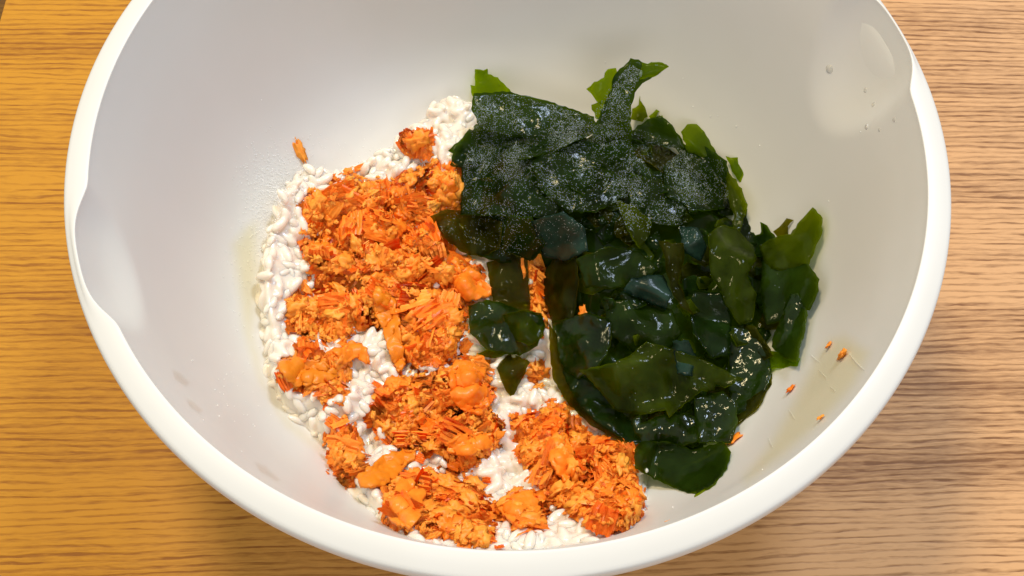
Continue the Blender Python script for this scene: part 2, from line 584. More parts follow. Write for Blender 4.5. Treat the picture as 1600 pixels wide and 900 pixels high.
def ring_mesh(profile, useg):
    V, F = [], []
    n = len(profile)
    for a in range(NA):
        th = 2 * math.pi * a / NA
        for (r, z, w) in profile:
            rr = r + (spout(th, z)[0] * w if useg else 0)
            V.append((rr * R * math.cos(th), rr * R * math.sin(th), RIMZ + z * R))
    return V, n


# dense inner profile
zs = np.concatenate([[0.0035, -0.004], np.linspace(-0.02, -0.42, 34), np.linspace(-0.44, -0.74, 24)])
inner = [(float(np.interp(z, _pz, _pr)) if z < -0.001 else 0.942, float(z), 1.0) for z in zs]
inner += [(r, float(np.interp(r, _pr, _pz)), 0.0) for r in (0.45, 0.36, 0.28, 0.2, 0.1, 0.02)]
V, n = ring_mesh(inner, True)
groups = {-1: [], 0: [], 1: []}
for a in range(NA):
    b = (a + 1) % NA
    th = 2 * math.pi * (a + .5) / NA
    for j in range(n - 1):
        f = (a * n + j, b * n + j, b * n + j + 1, a * n + j + 1)
        g, k = spout(th, (inner[j][1] + inner[j + 1][1]) / 2)
        groups[k].append(f)
groups[-1].append(tuple(a * n + n - 1 for a in range(NA)))
full = bpy.data.meshes.new('tmp')
full.from_pydata(V, [], groups[-1] + groups[0] + groups[1]); full.update()
VN = [tuple(v.normal) for v in full.vertices]


def piece(name, faces, extra=None):
    used = sorted({i for f in faces for i in f})
    mp = {g: l for l, g in enumerate(used)}
    o = mesh_obj(name, [V[i] for i in used], [[mp[i] for i in f] for f in faces], MAT_PLASTIC, bowl)
    me = o.data
    me.normals_split_custom_set_from_vertices([VN[i] for i in used])
    return o


piece('inner_wall', groups[-1])
for k in (0, 1):
    piece('pouring_spout', groups[k])
WALL = BVHTree.FromPolygons([Vector(v) for v in V], groups[-1] + groups[0] + groups[1])


def on_wall(px):
    d = Vector(rays([px])[0]).normalized()
    loc, nrm, idx, dist = WALL.ray_cast(Vector(CAM), d)
    if loc is None:
        return None
    return loc, (nrm if nrm.dot(d) < 0 else -nrm)


bpy.data.meshes.remove(full)
# rim and outer wall
NR = 8
rim_out = [(0.988, -0.0012), (0.994, -0.0035), (0.998, -0.008), (1.0, -0.015), (1.001, -0.03), (0.999, -0.044), (0.992, -0.05), (0.972, -0.052)]
V, F = [], []
for a in range(NA):
    th = 2 * math.pi * a / NA
    g, k = spout(th, 0.0035)
    row = [(0.942 + g, 0.0035), (0.9426 + g, 0.0052), (0.944 + g, 0.0060)]
    for q in range(1, NR):
        f = q / NR
        r = (0.944 + g) * (1 - f) + 0.988 * f
        row.append((r, 0.0060 * (1 - f) + 0.0016 * math.sin(math.pi * f) - 0.0012 * f ** 3))
    row += rim_out
    n = len(row)
    for r, z in row:
        V.append((r * R * math.cos(th), r * R * math.sin(th), RIMZ + z * R))
for a in range(NA):
    b = (a + 1) % NA
    for j in range(n - 1):
        F.append((a * n + j, a * n + j + 1, b * n + j + 1, b * n + j))
mesh_obj('rim', V, F, MAT_PLASTIC, bowl)
outer = [(0.972, -0.052), (0.962, -0.07), (0.938, -0.2), (0.912, -0.32), (0.880, -0.43), (0.838, -0.53), (0.785, -0.62), (0.72, -0.69),
         (0.64, -0.745), (0.60, -0.77), (0.59, -0.80), (0.585, -0.862), (0.565, -0.8655), (0.555, -0.82), (0.3, -0.81), (0.02, -0.81)]
V, F = [], []
n = len(outer)
for a in range(NA):
    th = 2 * math.pi * a / NA
    for r, z in outer:
        V.append((r * R * math.cos(th), r * R * math.sin(th), RIMZ + z * R))
for a in range(NA):
    b = (a + 1) % NA
    for j in range(n - 1):
        F.append((a * n + j, a * n + j + 1, b * n + j + 1, b * n + j))
F.append(tuple(a * n + n - 1 for a in range(NA))[::-1])
mesh_obj('outer_wall', V, F, MAT_PLASTIC, bowl)

# ------------------------------------------------------------------ rice
rice = tag(empty('rice_mound', tuple(at([(650, 560)], RICETOP)[0] - np.array([0, 0, .012]))),
           'mound of sticky cooked white rice in the bottom of the bowl', 'rice')


def local(o):
    return np.array(o.location)


def field_mesh(name, H, mask, mat, parent, drop=0.0, step=1):
    idx = -np.ones((GN, GN), int)
    V, F = [], []
    ii, jj = np.nonzero(mask)
    off = local(parent) if parent is not None else 0
    for i, j in zip(ii, jj):
        idx[i, j] = len(V)
        V.append(np.array([GXX[i, j], GYY[i, j], H[i, j] - drop]) - off)
    for i in range(GN - 1):
        for j in range(GN - 1):
            q = (idx[i, j], idx[i + 1, j], idx[i + 1, j + 1], idx[i, j + 1])
            if min(q) >= 0:
                F.append(q)
    return mesh_obj(name, V, F, mat, parent)


tag(field_mesh('rice_bed', RICETOP, rd > -0.003, MAT_RICE, rice, 0.0006), kind='stuff')


def grain_mesh(seed):
    r = random.Random(seed)
    bm = bmesh.new()
    bmesh.ops.create_uvsphere(bm, u_segments=8, v_segments=7, radius=1)
    L, W, B = r.uniform(2.8, 3.8), r.uniform(1.3, 1.75), r.uniform(-0.3, 0.3)
    for v in bm.verts:
        x, y, z = v.co
        t = z
        rad = 1 + 0.10 * noise.noise(Vector((x * 1.2, y * 1.2, z * 1.2 + seed)))
        v.co = Vector((t * L, (x * W * rad + B * t * t * 2), y * W * 0.9 * rad + 0.2 * math.sin(t * 2 + seed))) * 0.001
    me = bpy.data.meshes.new('rice_grain')
    bm.to_mesh(me); bm.free()
    me.polygons.foreach_set('use_smooth', [True] * len(me.polygons))
    me.materials.append(MAT_RICE)
    return me


GRAINS = [grain_mesh(i) for i in range(8)]


def normal_at(H, x, y, e=0.0012):
    gx = (sample(H, x + e, y) - sample(H, x - e, y)) / (2 * e)
    gy = (sample(H, x, y + e) - sample(H, x, y - e)) / (2 * e)
    return Vector((-float(gx), -float(gy), 1)).normalized()


def frame(nrm, spin, tilt=0.0, tilt2=0.0):
    q = Vector((0, 0, 1)).rotation_difference(nrm)
    return q.to_matrix().to_4x4() @ Matrix.Rotation(spin, 4, 'Z') @ Matrix.Rotation(tilt, 4, 'Y') @ Matrix.Rotation(tilt2, 4, 'X')


# positions: dart throwing on the mound where wakame does not cover it
cover = np.zeros((GN, GN))
pts = []
cells = {}
tries = 0
while len(pts) < 2300 and tries < 60000:
    tries += 1
    x, y = rng.uniform(-0.1, 0.1), rng.uniform(-0.105, 0.09)
    d = float(sample(rd, x, y))
    if d < -0.001: continue
    if float(sample(WH, x, y)) - float(sample(SALH, x, y)) > 0.010 and d > 0.01: continue
    c = (int(x / 0.0027), int(y / 0.0027))
    if any((x - u) ** 2 + (y - v) ** 2 < 0.0027 ** 2 for i in (-1, 0, 1) for k in (-1, 0, 1) for u, v in cells.get((c[0] + i, c[1] + k), ())): continue
    cells.setdefault(c, []).append((x, y))
    salm = float(sample(SALH, x, y)) - float(sample(RICETOP, x, y))
    pts.append((x, y, d, salm))


def to_px(P):
    v = np.asarray(P) - CAM
    z = v @ FWD
    return 800 + FPX * (v @ RIGHT) / z, 450 - FPX * (v @ UP) / z


seen, hidden = [], []
for p in pts:
    (seen if p[3] < 0.0012 and float(sample(WH, p[0], p[1])) - float(sample(RICETOP, p[0], p[1])) < 0.003 else hidden).append(p)
seen.sort(key=lambda p: p[1])
rng2 = random.Random(5)
single = rng2.sample(seen, min(300, len(seen)))
single_set = set(single)
rest = [p for p in seen if p not in single_set] + hidden


def grain_matrix(p, dz=0.0):
    x, y, d, s = p
    n_ = normal_at(RICETOP, x, y)
    z = float(sample(RICETOP, x, y)) + rng.uniform(-0.0011, 0.0007)
    return Matrix.Translation(Vector((x, y, z + dz))) @ frame(n_, rng.uniform(0, 6.28), rng.gauss(0, 0.28))


off = Matrix.Translation(-Vector(rice.location))
for p in single:
    o = link(bpy.data.objects.new('rice_grain', rng.choice(GRAINS)), rice)
    o.matrix_local = off @ grain_matrix(p, rng.uniform(-0.0017, -0.0007))
V, F = [], []
GDATA = [([v.co.copy() for v in g.vertices], [tuple(f.vertices) for f in g.polygons]) for g in GRAINS]
for p in rest:
    vs, fs = GDATA[rng.randrange(8)]
    mt = off @ grain_matrix(p)
    b = len(V)
    V += [mt @ v for v in vs]
    F += [tuple(i + b for i in f) for f in fs]
bed = [o for o in rice.children if o.name.startswith('rice_bed')][0]
b = len(V)
V += [v.co.copy() for v in bed.data.vertices]
F += [tuple(i + b for i in f.vertices) for f in bed.data.polygons]
lo = len(V)          # a floor under the bed closes the volume for the remesh
bv = [v.co.copy() for v in bed.data.vertices]
V += [v - Vector((0, 0, 0.004)) for v in bv]
ec = {}
for f in bed.data.polygons:
    vs = list(f.vertices)
    F.append(tuple(i + lo for i in reversed(vs)))
    for q in range(len(vs)):
        e = (vs[q], vs[(q + 1) % len(vs)])
        ec[e] = ec.get(e, 0) + 1
for (p0, p1) in ec:
    if (p1, p0) not in ec:
        F.append((p1 + b, p0 + b, p0 + lo, p1 + lo))
bpy.data.objects.remove(bed)
stick = tag(mesh_obj('sticky_rice', V, F, MAT_RICE, rice), kind='stuff')
md = stick.modifiers.new('fuse', 'REMESH'); md.mode = 'VOXEL'; md.voxel_size = 0.00042; md.use_smooth_shade = True
md = stick.modifiers.new('soften', 'SMOOTH'); md.factor = 0.5; md.iterations = 8


# ------------------------------------------------------------------ salmon
def chip_mesh(seed, kind):
    """a torn flake of cooked fish, unit length about 1"""
    r = random.Random(seed)
    bm = bmesh.new()
    if kind == 'lump':
        bmesh.ops.create_icosphere(bm, subdivisions=2, radius=0.5)
        bmesh.ops.subdivide_edges(bm, edges=bm.edges[:], cuts=1, use_grid_fill=True)
        sx, sy, sz = 1, r.uniform(.6, .9), r.uniform(.35, .5)
        for v in bm.verts:
            d = v.co.normalized()
            k = 1 + 0.9 * noise.noise(d * 1.7 + Vector((seed, 0, 0))) + 0.6 * noise.noise(d * 4.3 + Vector((0, seed, 0)))
            v.co = Vector((d.x * sx, d.y * sy, d.z * sz)) * 0.5 * k
    else:
        # muscle fibres lying side by side: ridged across, ragged at both ends
        strands = r.randint(4, 6) if kind == 'sheet' else r.randint(3, 4)
        nx, ny = 5, 2 * strands + 1
        wy = (r.uniform(.12, .17) if kind == 'sheet' else r.uniform(.09, .12)) * strands
        bend, bend2, skew = r.uniform(-.25, .10), r.uniform(-.30, .10), r.uniform(-.5, .5)
        ends = []
        e0, e1 = -.5, .5
        for q in range(strands):
            e0 = e0 * .5 + .5 * (-.5 + r.uniform(-.12, .22))
            e1 = e1 * .5 + .5 * (.5 - r.uniform(-.12, .22))
            ends.append((e0, e1, r.uniform(-.03, .03)))
        top = []
        for i in range(nx):
            row = []
            for j in range(ny):
                w = j / (ny - 1) - .5
                e0, e1, dz = ends[min(strands - 1, j // 2)]
                if j % 2 == 0 and 0 < j < ny - 1:
                    p0, p1, _ = ends[j // 2 - 1]
                    e0, e1 = max(e0, p0) + .03, min(e1, p1) - .03
                u = e0 + (e1 - e0) * i / (nx - 1)
                y = w * wy * (1 - .5 * u * u) + skew * u * .25 + r.uniform(-.012, .012)
                z = bend * u * u + bend2 * w * w * wy + (.012 if j % 2 else -.012) + dz * .5 + .08 * noise.noise(Vector((u * 3, w * 5, seed)))
                row.append(bm.verts.new((u, y, z)))
            top.append(row)
        for i in range(nx - 1):
            for j in range(ny - 1):
                bm.faces.new((top[i][j], top[i + 1][j], top[i + 1][j + 1], top[i][j + 1]))
        bmesh.ops.solidify(bm, geom=bm.faces[:], thickness=r.uniform(.06, .10))
    bmesh.ops.recalc_face_normals(bm, faces=bm.faces[:])
    bmesh.ops.triangulate(bm, faces=bm.faces[:])
    me = bpy.data.meshes.new('flake')
    bm.to_mesh(me); bm.free()
    return me


CHIPS = []
for i in range(24):
    kind = ('sheet', 'lump', 'sheet', 'fibre', 'sheet', 'lump')[i % 6]
    me = chip_mesh(i * 3.7 + 1, kind)
    me.polygons.foreach_set('use_smooth', [kind == 'lump'] * len(me.polygons))
    me.materials.append(MAT_SALMON if i % 5 else MAT_FLAKE)
    CHIPS.append((kind, me))
CDATA = [([v.co.copy() for v in me.vertices], [tuple(f.vertices) for f in me.polygons]) for k, me in CHIPS]


def random_in(poly, r):
    xs, ys = [p[0] for p in poly], [p[1] for p in poly]
    x0, x1, y0, y1 = min(xs), max(xs), min(ys), max(ys)
    while True:
        x, y = r.uniform(x0, x1), r.uniform(y0, y1)
        ins, j = False, len(poly) - 1
        for i in range(len(poly)):
            if (ys[i] > y) != (ys[j] > y) and x < (xs[j] - xs[i]) * (y - ys[i]) / (ys[j] - ys[i]) + xs[i]:
                ins = not ins
            j = i
        if ins:
            return (x, y)


def poly_area(p):
    p = np.asarray(p, float)
    return abs(np.dot(p[:, 0], np.roll(p[:, 1], 1)) - np.dot(p[:, 1], np.roll(p[:, 0], 1))) / 2


def grain_dir(x, y):
    return 3.4 * noise.noise(Vector((x * 38, y * 38, 9.1))) + 0.6


def flesh_mesh(d, root, seed):
    """the continuous torn surface of a heap, with fibres running along it"""
    st = 0.00045
    ii = np.nonzero(d > 0)
    x0, x1, y0, y1 = GX[ii[0].min()] - .001, GX[ii[0].max()] + .001, GX[ii[1].min()] - .001, GX[ii[1].max()] + .001
    xs, ys = np.arange(x0, x1, st), np.arange(y0, y1, st)
    X, Y = np.meshgrid(xs, ys, indexing='ij')
    D, Z = sample(d, X, Y), sample(SALH, X, Y)
    idx = -np.ones(X.shape, int)
    V, F = [], []
    off = local(root)
    for i, j in zip(*np.nonzero(D > 0.0003)):
        x, y = X[i, j], Y[i, j]
        a = grain_dir(x, y)
        u, w = x * math.cos(a) + y * math.sin(a), -x * math.sin(a) + y * math.cos(a)
        n1 = noise.noise(Vector((u * 170, w * 560, seed)))
        n2 = noise.noise(Vector((x * 300, y * 300, seed + 7)))
        n3 = noise.noise(Vector((u * 500, w * 1500, seed + 3)))
        z = Z[i, j] - 0.0003 + 0.0005 * (0.6 - abs(n1) * 2) + 0.0007 * n2 + 0.0002 * n3
        idx[i, j] = len(V)
        V.append((x - off[0] + 0.0004 * n2, y - off[1] + 0.0004 * n3, z - off[2]))
    for i in range(len(xs) - 1):
        for j in range(len(ys) - 1):
            q = (idx[i, j], idx[i + 1, j], idx[i + 1, j + 1], idx[i, j + 1])
            if min(q) >= 0:
                F.append(q)
    o = mesh_obj('packed_flesh', V, F, MAT_SALMON_DEEP, root, smooth=False)
    return tag(o, kind='stuff')


MM = 0.000195  # metres per photo pixel at the food
for ci, (key, poly, h, lab) in enumerate(CLUMPS):
    r = random.Random(100 + ci)
    c = np.mean(np.asarray(poly, float), axis=0)
    base = at([c], RICETOP)[0]
    root = tag(empty('salmon_clump', tuple(base)), lab, 'salmon', 'heaps of flaked orange salmon on the rice')
    A = poly_area(poly)
    flesh_mesh(clump_d[ci], root, ci)
    nfl = int(min(290, max(10, A / 100)))
    Ls = sorted(((r.uniform(16, 36) if r.random() < .65 else r.uniform(36, 60)) * MM for _ in range(nfl)), reverse=True)
    px, pc = [], np.asarray(poly, float)
    loose = grow(poly, 16)
    for L in Ls:
        for tr in range(12):
            q = random_in(loose if L < 26 * MM and r.random() < .4 else poly, r)
            if L < 26 * MM: break
            if float(sdist(np.array([q[0]]), np.array([q[1]]), pc)[0]) > (0.0 if L < 32 * MM else 0.14 * L / MM): break
        px.append(q)
    P = at(px, SALH)
    o4 = Matrix.Translation(-Vector(base))
    for k in range(nfl):
        kind, me = CHIPS[r.randrange(len(CHIPS))]
        L = Ls[k]
        if kind == 'lump': L *= 0.62
        if kind == 'fibre': L *= 1.05
        n_ = normal_at(SALH, P[k, 0], P[k, 1], 0.002)
        z = Vector(P[k]) + n_ * r.uniform(-0.0003, 0.0011)
        mt = Matrix.Translation(z) @ frame(n_, grain_dir(P[k, 0], P[k, 1]) + r.gauss(0, .6), r.gauss(0, .14), r.gauss(0, .16)) @ Matrix.Scale(L, 4)
        o = link(bpy.data.objects.new('flake', me), root)
        o.matrix_local = o4 @ mt
    # fine crumbs
    ncr = int(A / 90)
    px = [random_in(poly, r) for _ in range(ncr)]
    P = at(px, SALH)
    V, F = [], []
    for k in range(ncr):
        vs, fs = CDATA[r.randrange(len(CDATA))]
        n_ = normal_at(SALH, P[k, 0], P[k, 1], 0.002)
        mt = o4 @ Matrix.Translation(Vector(P[k]) + n_ * r.uniform(0.0004, 0.0020)) @ frame(n_, r.uniform(0, 6.28), r.gauss(0, .35), r.gauss(0, .35)) @ Matrix.Scale(r.uniform(5, 12) * MM, 4)
        b = len(V)
        V += [mt @ v for v in vs]
        F += [tuple(i + b for i in f) for f in fs]
    tag(mesh_obj('crumbs', V, F, MAT_SALMON, root), kind='stuff')


def patch(poly, H, spacing, layer, ragged, lift, plane=None, wr=(0.0016, 70, 0.0004, 260), seed=0.0, curl=0.0, fold_mm=0.0):
    """a sheet whose outline is the photo polygon; every point sits on its pixel's ray, at the surface H (or on a plane through an
    attach point) plus a lift towards the viewer in metres.  Returns vertices, triangles."""
    r = random.Random(int(seed * 1000) + 11)
    P = [Vector(p) for p in poly]
    out = []
    for i in range(len(P)):
        a, b = P[i], P[(i + 1) % len(P)]
        L = (b - a).length
        k = max(1, int(L / spacing))
        nn = Vector((-(b - a).y, (b - a).x)) / max(L, 1e-6)
        for q in range(k):
            t = q / k
            j = 0 if q == 0 else (noise.noise(Vector((a.x * .07 + t * L * .11, a.y * .07, seed))) * ragged + r.uniform(-.3, .3) * ragged)
            out.append(a.lerp(b, t) + nn * j)
    pts = [Vector((p[0], p[1])) for p in out]
    nb = len(pts)
    edges = [(i, (i + 1) % nb) for i in range(nb)]
    xs, ys = [p[0] for p in pts], [p[1] for p in pts]
    bx = np.array([(p[0], p[1]) for p in pts])
    y, row = min(ys) + spacing * .5, 0
    cand = []
    while y < max(ys):
        x = min(xs) + spacing * (.25 + .5 * (row % 2))
        while x < max(xs):
            cand.append((x + r.uniform(-.15, .15) * spacing, y + r.uniform(-.15, .15) * spacing))
            x += spacing
        y += spacing * .866; row += 1
    if cand:
        cand = np.array(cand)
        sd = sdist(cand[:, 0], cand[:, 1], bx)
        pts += [Vector((p[0], p[1])) for p in cand[sd > spacing * .45]]
    vs, es, fs, *_ = geometry.delaunay_2d_cdt(pts, edges, [], 1, 1e-4)
    q = np.array([(v[0], v[1]) for v in vs])
    if plane is None:
        t, d = hit(q, H)
        # ease over abrupt steps of the ground below the sheet: halfway to the plane that fits it best
        Am = np.c_[np.ones(len(q)), q - q.mean(0)]
        co, *_ = np.linalg.lstsq(Am, t, rcond=None)
        t = np.minimum(t, 0.25 * t + 0.75 * (Am @ co) + 0.001)
    else:
        (ax, ay), gx, gy = plane
        d = rays(q)
        t0 = hit([(ax, ay)], H)[0][0]
        t = t0 + 0.001 * (gx * (q[:, 0] - ax) + gy * (q[:, 1] - ay))
    sdv = np.maximum(sdist(q[:, 0], q[:, 1], bx), 0)
    l0, l1, da = lift
    cx, cy = q.mean(0)
    dirv = np.array([math.cos(math.radians(da)), -math.sin(math.radians(da))])
    s = (q - [cx, cy]) @ dirv
    s = (s - s.min()) / (s.max() - s.min() + 1e-9)
    L = 0.001 * (l0 + (l1 - l0) * s) + layer * 0.0011
    fold = random.Random(int(seed * 977) + 5)
    for _ in range(2 if fold_mm else 0):      # creases
        fa = fold.uniform(0, math.pi)
        e = (q - [cx, cy]) @ np.array([math.cos(fa), math.sin(fa)]) + fold.uniform(-.15, .15) * (q.max() - q.min() if False else np.ptp(q[:, 0]))
        L = L + 0.001 * fold_mm * fold.choice((-1, 1)) * (np.abs(e) / (np.abs(e).max() + 1e-6) - 0.5)
    L = L + 0.001 * curl * 0.4 * np.exp(-sdv / 9.0)
    patch.margin = np.exp(-sdv / 3.5)
    Pm = CAM + d * t[:, None]
    for k in range(len(q)):
        v = Vector(Pm[k])
        L[k] += wr[0] * noise.noise(v * wr[1] + Vector((seed * 3.3, 0, 0))) + wr[2] * noise.noise(v * wr[3] + Vector((0, seed * 5.1, 0)))
    Pm = CAM + d * (t - L)[:, None]
    return Pm, [tuple(f) for f in fs]


# smooth separate flakes (name, outline, layer, material, label)
FLAKES = [
    ([(584, 452), (600, 444), (616, 470), (626, 500), (630, 540), (634, 572), (622, 584), (610, 560), (600, 520), (586, 490)], 2.2, MAT_FLAKE_BROWN, 'long narrow smooth salmon flake lying across the crumbs'),
    ([(560, 748), (585, 722), (630, 704), (652, 700), (650, 716), (625, 742), (596, 762), (568, 762)], 1.0, MAT_FLAKE_BROWN, 'flat brownish orange salmon flake beside the round clump'),
    ([(600, 796), (625, 752), (640, 740), (648, 756), (664, 772), (656, 810), (640, 828), (612, 818)], 3.6, MAT_FLAKE, 'deep orange leaf-like salmon flake on the frontmost clump'),
    ([(700, 590), (712, 566), (740, 570), (756, 600), (764, 636), (750, 650), (722, 640), (706, 620)], 3.2, MAT_FLAKE, 'large smooth salmon flake standing on the middle front heap'),
    ([(735, 560), (755, 556), (764, 572), (754, 592), (738, 580)], 3.6, MAT_FLAKE, 'small red-orange salmon flake next to the olive wakame tip'),
    ([(706, 432), (730, 418), (752, 434), (776, 456), (758, 466), (728, 468), (712, 456)], 2.6, MAT_FLAKE, 'pointed salmon flake reaching towards the wet wakame'),
    ([(436, 572), (470, 560), (508, 566), (528, 590), (500, 602), (462, 606), (446, 594)], 2.4, MAT_FLAKE_BROWN, 'broad thin salmon flake on the clump facing the bowl wall'),
    ([(780, 800), (800, 776), (828, 770), (842, 790), (836, 822), (806, 826)], 2.6, MAT_FLAKE, 'folded salmon flake covering the small clump near the rim'),
    ([(856, 688), (880, 676), (896, 700), (900, 742), (880, 756), (862, 730)], 3.8, MAT_FLAKE, 'upright smooth salmon flake on the big crumbly heap'),
    ([(520, 552), (548, 534), (575, 545), (580, 575), (556, 560), (536, 572)], 1.2, MAT_FLAKE, 'thin amber salmon flake bridging white rice grains'),
    ([(690, 690), (730, 676), (790, 676), (770, 696), (730, 712), (700, 708)], 2.4, MAT_FLAKE, 'ragged strip of salmon across the front rice'),
]


def salmon_sheet(i, poly, layer, mat, lab):
    r = random.Random(500 + i)
    P, F = patch(poly, SALH, 2.8, layer * 0.45, 3.6, (0, r.uniform(0.3, 1.6), r.uniform(0, 360)), wr=(0.0012, 190, 0.0007, 620), seed=20 + i * .37)
    a = r.uniform(0, 3.14) if i not in (0, 1) else 1.2 - i
    for k in range(len(P)):          # layered muscle fibres
        x, y = P[k, 0], P[k, 1]
        u, w = x * math.cos(a) + y * math.sin(a), -x * math.sin(a) + y * math.cos(a)
        P[k, 2] += 0.0009 * (0.5 - abs(noise.noise(Vector((u * 110, w * 620, i * 3.1))))) + 0.0009 * noise.noise(Vector((u * 60, w * 240, i + 40)))
    base = P.mean(0)
    o = mesh_obj('salmon_flake', P - base, F, mat)
    o.location = base
    m_ = o.modifiers.new('thickness', 'SOLIDIFY'); m_.thickness = 0.0011; m_.offset = -1 if True else 0
    tag(o, lab, 'salmon', 'smooth salmon flakes')
    return o


for i, (poly, layer, mat, lab) in enumerate(FLAKES):
    salmon_sheet(i, poly, layer, mat, lab)

# loose crumbs on the bowl wall and rice
for i, (px, L, rot, lab) in enumerate([
        ((467, 233), 44, 125, 'lone slim salmon shred stuck on the bowl wall above the rice'),
        ((393, 543), 34, 115, 'salmon crumb hanging on the outer rice edge'),
        ((1147, 688), 27, 10, 'orange salmon crumb beside the glossy front wakame'),
        ((1238, 609), 14, 30, 'tiny salmon crumb alone on the bare bowl wall'),
        ((1319, 556), 25, 150, 'salmon crumb in the wet streaks near the rim'),
        ((1298, 540), 13, 60, 'pale tiny salmon crumb above the wet streaks'),
        ((921, 486), 20, 80, 'red salmon crumb caught among dark wakame'),
        ((1048, 818), 12, 20, 'tiny pale salmon crumb at the near wall'),
        ((606, 229), 18, 70, 'small salmon crumb next to the far rice heap'),
        ((862, 448), 14, 20, 'tiny orange salmon crumb tucked under a wakame edge'),
        ((1285, 655), 11, 50, 'faint salmon speck low on the wet bowl wall')]):
    H = WH if px[0] < 1200 and px[0] > 850 and px[1] < 600 else SALH
    P = at([px], H)[0]
    n_ = normal_at(H, P[0], P[1])
    if i in (0, 2, 3, 4, 5, 10): P, n_ = on_wall(px)
    me = CHIPS[(7, 1, 5, 5, 1, 7, 5, 11, 13, 11, 1)[i]][1]
    o = link(bpy.data.objects.new('salmon_crumb', me))
    lft = 0.0035 if px == (921, 486) else 0.0007
    o.matrix_world = Matrix.Translation(Vector(P) + n_ * lft) @ frame(n_, math.radians(rot), .2) @ Matrix.Scale(L * MM, 4) @ Matrix.Diagonal((1, .38 if i == 0 else .8, .6, 1))
    tag(o, lab, 'salmon crumb', 'loose salmon crumbs')

# ------------------------------------------------------------------ wakame
# (outline, material, layer, lift mm from..to along direction deg, plane (attach, gx, gy) or None, label)
W = []


def leaf(mat, layer, poly, label, lift=(0, 0, 0), plane=None, curl=0.0, wr=None):
    if wr is not None and mat == 'dark': mat = 'wet'
    W.append((mat, layer, poly, label, lift, plane, curl, wr))


# far, powdered part
leaf('dark', 1, [(985, 91), (1003, 97), (1012, 100), (1030, 97), (1045, 104), (1028, 117), (1004, 130), (992, 145), (986, 165), (988, 205), (982, 250), (940, 250), (926, 210), (938, 180), (950, 150), (958, 122), (974, 104)],
     'tall powdered wakame tongue rising highest against the bowl wall', (0, 0, 0), ((955, 235), 0, 0.06), 0.6)
leaf('lime', 2, [(916, 139), (928, 128), (944, 121), (950, 108), (962, 106), (968, 116), (958, 140), (945, 165), (932, 158), (924, 146)],
     'bright yellow-green lobe curling from the tall powdered tongue', (0, 0, 0), ((955, 235), 0, 0.05))
leaf('lime', 1, [(924, 164), (938, 158), (948, 172), (944, 196), (930, 184)], 'tiny olive nub below the yellow-green lobe', (0, 0, 0), ((955, 235), 0, 0.05))
leaf('lime', 2, [(1003, 97), (1012, 100), (1030, 97), (1045, 104), (1026, 118), (1000, 124)], 'green tip at the very top of the powdered tongue', (0, 0, 0), ((955, 235), 0, 0.07))
leaf('lime', 2, [(742, 107), (751, 103), (762, 108), (762, 116), (778, 121), (800, 145), (770, 152), (738, 150), (735, 133), (742, 134)],
     'light green upturned wakame corner above the powdered sheet', (0, 0, 0), ((800, 200), 0, 0.03), 0.8)
leaf('dark', 3, [(740, 146), (797, 143), (850, 156), (895, 170), (928, 182), (936, 204), (900, 210), (850, 216), (800, 214), (758, 204), (745, 192), (736, 170)],
     'long powdered sheet slanting below the light green corner', (0, 0, 0), ((830, 220), 0, -0.03), -0.4)
leaf('olive', 1, [(714, 212), (728, 205), (734, 222), (718, 224)], 'tiny tan wakame scrap poking out beside the rice', (0, 0, 0), ((760, 240), 0, -.05))
leaf('dark', 2, [(744, 194), (800, 197), (842, 206), (868, 232), (878, 290), (872, 335), (820, 340), (780, 337), (720, 336), (721, 262), (703, 258), (708, 240), (700, 236), (716, 222), (730, 205)],
     'big square powdered wakame sheet beside the salmon', (0, 1.5, 90))
leaf('dark', 4, [(792, 226), (812, 212), (850, 202), (900, 194), (930, 203), (916, 214), (884, 228), (850, 240), (812, 250)],
     'pointed grey-green leaf folded over the square sheet', (0, 3.0, 0))
leaf('dark', 3, [(826, 250), (870, 232), (940, 215), (985, 222), (1000, 262), (984, 302), (932, 332), (884, 330), (846, 300)],
     'dark powdered crumple between the square sheet and the tongue', (1, 2, 45))
leaf('olive', 4, [(672, 338), (700, 327), (746, 334), (784, 346), (780, 388), (752, 402), (722, 394), (700, 376), (690, 362)],
     'thin olive leaf overlapping the salmon', (0.5, 1.0, 180))
leaf('dark', 3, [(742, 334), (830, 338), (852, 380), (834, 406), (786, 412), (745, 398)], 'dark dusted leaf under the square sheet', (0, 1, 270))
leaf('teal', 4, [(830, 346), (880, 330), (914, 356), (920, 392), (884, 408), (850, 402)], 'green-blue leaf with a wet crease below the powder', (0.5, 2.2, 80))
leaf('dark', 5, [(982, 214), (996, 196), (1012, 186), (1030, 180), (1050, 195), (1062, 212), (1074, 236), (1066, 246), (1056, 232), (1034, 228), (1004, 224)],
     'brown-green cap leaf arching over a black hollow', (0, 3, 90), None, 0.6)
leaf('lime', 4, [(1014, 182), (1026, 171), (1036, 184), (1030, 194)], 'small yellow tip behind the brown-green cap leaf', (0, 0, 0), ((1020, 210), 0, 0.0))
leaf('green', 2, [(1000, 150), (1004, 162), (1012, 182), (1004, 190), (985, 186), (988, 170), (998, 164)], 'thin spiky sliver between tongue and cap leaf', (0, 0, 0), ((1000, 200), 0, 0.02))
leaf('lime', 4, [(1064, 206), (1074, 194), (1088, 194), (1104, 210), (1118, 236), (1122, 250), (1092, 252), (1074, 236)],
     'smooth light green lobe on the far shoulder of the heap', (0, 2, 90), ((1090, 245), 0, 0.0))
leaf('dark', 3, [(1068, 232), (1092, 226), (1118, 238), (1136, 252), (1140, 300), (1132, 326), (1085, 330), (1042, 306), (1036, 262)],
     'powdered leaf below the smooth light green lobe', (0.5, 1.5, 60))
